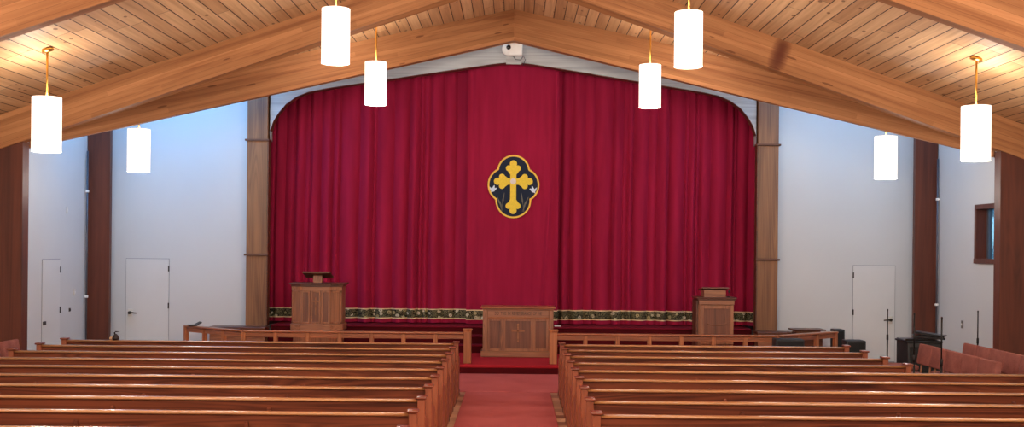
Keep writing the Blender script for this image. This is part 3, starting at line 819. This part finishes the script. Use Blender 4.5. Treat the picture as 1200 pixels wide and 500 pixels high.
# small ornament on the front left pew
t = thing('ornament', 'small dark ornament with a bent neck on the frontmost left pew', 'ornament', (-6.13, 17.2, .858))
bm = nb(); lathe(bm, [(.005, 0), (.05, .004), (.055, .03), (.035, .07), (.012, .095)], (.02, 0, 0), 16); obj('body', bm, 'foot', t)
obj('neck', tube(nb(), [(.02, 0, .07), (.0, 0, .11), (.02, 0, .128), (.08, 0, .126)], [.018, .012, .010, .003], 8), 'foot', t)
bm = nb(); lathe(bm, [(.004, 0), (.028, .01), (.03, .028), (.018, .048), (.004, .052)], (-.05, -.0, 0), 14); obj('pebble', bm, 'beige', t)

# ------------------------------------------------------------------ upholstered choir chairs
def make_chair(label, loc, rz, w=.55):
    t = thing('choir_chair', label, 'chair', loc, rz, None)     # faces local -Y
    h = w/2-.010
    obj('seat', box(nb(), -h, h, -.50, .02, .38, .47, .03, 0, 3), 'fabric', t)
    obj('backrest', box(nb(), -h, h, -.03, .06, .60, .915, .022, 0, 3, rot=R(-9, 'X'), piv=(0, 0, .60)), 'fabric', t)
    for s in (-1, 1):
        obj('back_post', tube(nb(), [(s*(h-.09), -.0, .38), (s*(h-.09), .02, .50), (s*(h-.09), .03, .66)], .016, 8), 'carve', t)
        for y in (-.44, -.02): obj('leg', box(nb(), s*(h-.05)-.018, s*(h-.05)+.018, y-.018, y+.018, 0, .39, .003), 'dark_metal', t)
    return t
W1 = .56
names = ['far end', 'second from the far end', 'middle', 'second from the near end', 'near end']
c0 = None
for i in range(5):
    y = 17.35-W1*(i+.5); l = f'mauve upholstered chair in the front choir row, {names[i]}'
    if c0 is None: c0 = make_chair(l, (6.38, y, 0), -PI/2, W1)
    else: dup(c0, (6.38, y, 0), l)
c1 = None
names = ['far end', 'second from the far end', 'third from the far end', 'fourth from the far end', 'fifth, at the photo edge']
for i in range(5):
    y = 17.55-.50*(i+.5); l = f'mauve chair of the rear choir row along the right wall, {names[i]}'
    if c1 is None: c1 = make_chair(l, (7.15, y, 0), -PI/2, .50)
    else: dup(c1, (7.15, y, 0), l)
for i, l in enumerate(('upholstered chair by the left wall column, farther one, facing the aisle', 'upholstered chair by the left wall column, nearer one at photo edge')):
    dup(c0, (-7.60, 16.95-.66*i, 0), l, PI/2).scale = (1, 1, .94)
# bench seat in front of the black cabinet
t = thing('bench', 'mauve cushioned bench in front of the black equipment cabinet', 'bench', (6.45, 18.22, 0))
obj('cushion', box(nb(), -.21, .21, -.19, .19, .41, .50, .035, 0, 3), 'fabric', t)
for sx in (-1, 1):
    for sy in (-1, 1): obj('leg', box(nb(), sx*.16-.02, sx*.16+.02, sy*.14-.02, sy*.14+.02, 0, .42, .004), 'dark_metal', t)

# ------------------------------------------------------------------ audio gear on the right
def speaker(label, loc, w, d, h, rz=0):
    t = thing('loudspeaker', label, 'speaker', loc, rz)
    obj('cabinet', box(nb(), -w/2, w/2, -d/2, d/2, .01, h, .02, 0, 2), 'black', t)
    obj('grille', box(nb(), -w/2+.025, w/2-.025, -d/2-.012, -d/2+.004, .04, h-.03, .006), 'grille', t)
    for sx in (-1, 1): obj('rubber_foot', box(nb(), sx*w*.35-.02, sx*w*.35+.02, -d*.3, d*.3, 0, .014), 'grille', t)
    return t
speaker('wide black loudspeaker in front of the right communion rail corner', (5.06, 20.22, .015), .52, .34, .72)
speaker('tall black loudspeaker at the far right end of the communion rail', (6.56, 22.29, PF), .2, .34, .60)
speaker('small black floor loudspeaker before the white wall, left of the right-hand door', (6.19, 20.0, 0), .35, .32, .74)
t = thing('equipment_cabinet', 'black equipment cabinet beside the far right column', 'cabinet', (6.92, 18.80, 0))
obj('case', box(nb(), -.28, .28, -.28, .28, .04, .82, .015, 0, 2), 'black', t)
obj('lid', box(nb(), -.30, .30, -.30, .30, .82, .85, .008), 'black', t)
obj('front_panel', box(nb(), -.25, .25, -.295, -.275, .10, .76, .006), 'grille', t)
obj('plinth', box(nb(), -.24, .24, -.22, .22, 0, .05), 'grille', t)
def desk_sheet(label, loc, rz, tilt, roll=0):
    t = thing('music_stand_desk', label, 'music stand', loc, rz); t.rotation_euler[1] = math.radians(roll)
    bm = nb(); box(bm, -.25, .25, -.17, .17, 0, .012, .004, rot=R(tilt, 'X'), piv=(0, -.17, 0)); obj('plate', bm, 'desk', t)
    bm = nb(); box(bm, -.25, .25, -.19, -.165, 0, .035, .004); obj('lip', bm, 'dark_metal', t)
desk_sheet('grey music stand desk lying flat on the left of the black cabinet', (6.84, 18.74, .851), .10, 3)
desk_sheet('grey music stand desk tilted on the middle of the black cabinet', (7.06, 18.74, .888), -.25, 4, 3)
desk_sheet('grey music stand desk overhanging the right end of the black cabinet', (7.12, 18.82, .932), -.5, 3, 7)
def mic_stand(label, loc, h, clutch):
    t = thing('microphone_stand', label, 'microphone stand', loc)
    obj('base', lathe(nb(), [(.135, 0), (.135, .012), (.05, .028), (.02, .035)], (0,0,0), 28), 'dark_metal', t)
    obj('lower_tube', tube(nb(), [(0,0,.03), (0,0,clutch)], .014, 12), 'dark_metal', t)
    obj('upper_tube', tube(nb(), [(0,0,clutch), (0,0,h)], .010, 12), 'dark_metal', t)
    obj('clutch', lathe(nb(), [(.014, -.05), (.019, -.04), (.019, .04), (.012, .05)], (0,0,clutch), 16), 'dark_metal', t)
    obj('thread_tip', lathe(nb(), [(.011, 0), (.012, .005), (.012, .025), (.008, .03)], (0,0,h-.01), 14), 'dark_metal', t)
mic_stand('thin black microphone stand standing before the right-hand white door', (6.56, 19.3, 0), 1.32, .85)
mic_stand('thin black microphone stand rising beside the black cabinet, behind the short pews', (5.55, 15.2, 0), 1.49, .88)
mic_stand('thin black microphone stand in front of the front choir row backs', (5.58, 14.3, 0), 1.49, .92)
mic_stand('thin black microphone stand behind the rear choir row by the right wall', (7.88, 18.7, 0), 1.34, .85)
t = tag(obj('folded_cloth', box(nb(), -.07, .07, -.05, .05, 0, .03, .012, 0, 2), 'paper', None, (.98, 23.45, SZ+.001)), 'small white folded cloth on the stage edge right of the table', 'cloth')

# ------------------------------------------------------------------ light
def area(loc, rot, sx, sy, e, c):
    l = bpy.data.lights.new('area', 'AREA'); l.shape = 'RECTANGLE'; l.size = sx; l.size_y = sy; l.energy = e; l.color = c
    o = bpy.data.objects.new('area_light', l); COL.objects.link(o); o.location = loc; o.rotation_euler = [math.radians(a) for a in rot]
    return o
WARM = (1, .92, .83)
for y in (10.3, 5.2, .2):                                         # bulbs of the rows further back in the nave
    for x, z in ((-6.5, 3.9), (-2.45, 5.1), (2.45, 5.1), (6.5, 3.9)):
        l = bpy.data.lights.new('nave_bulb', 'POINT'); l.energy = 180; l.color = (1, .93, .84); l.shadow_soft_size = .34
        lo = bpy.data.objects.new('nave_bulb', l); COL.objects.link(lo); lo.location = (x, y, z)
area((0, 3.0, 4.4), (82, 0, 0), 11, 2.5, 320, WARM)  # added frontal fill for beam faces and curtain, no real lamp here
for s in (-1, 1):                                              # clerestory daylight falling on the chancel side walls
    area((s*6.9, 21.6, 5.9), (24, 0, 0), 3.0, 1.2, 135 if s < 0 else 75, (.10, .45, 1.0) if s < 0 else (.22, .54, 1.0))
area((0, 23.12, 7.4), (8, 0, 0), 9, .12, 40, (.6, .76, 1.0))
w = bpy.data.worlds.new('sky'); S.world = w; w.use_nodes = True
bg = w.node_tree.nodes['Background']
sk = w.node_tree.nodes.new('ShaderNodeTexSky'); sk.sky_type = 'HOSEK_WILKIE' if hasattr(sk, 'sky_type') else sk.sky_type
w.node_tree.links.new(sk.outputs[0], bg.inputs[0]); bg.inputs[1].default_value = 7.0

# ------------------------------------------------------------------ camera
cam = bpy.data.cameras.new('camera'); co = bpy.data.objects.new('camera', cam); COL.objects.link(co)
cam.sensor_width = 36; cam.lens = 36*1300/1200
cam.shift_x = -4.5/1200; cam.shift_y = 39/1200
co.matrix_world = Matrix.Translation((.08, 0, 2.36)) @ Matrix.Rotation(PI/2, 4, 'X') @ Matrix.Rotation(math.radians(.55), 4, 'Z')
S.camera = co
S.view_settings.view_transform = 'Standard'; S.view_settings.look = 'None'
S.view_settings.exposure = 0; S.view_settings.gamma = 1
S.cycles.use_denoising = True
S.cycles.max_bounces = 8; S.cycles.diffuse_bounces = 4
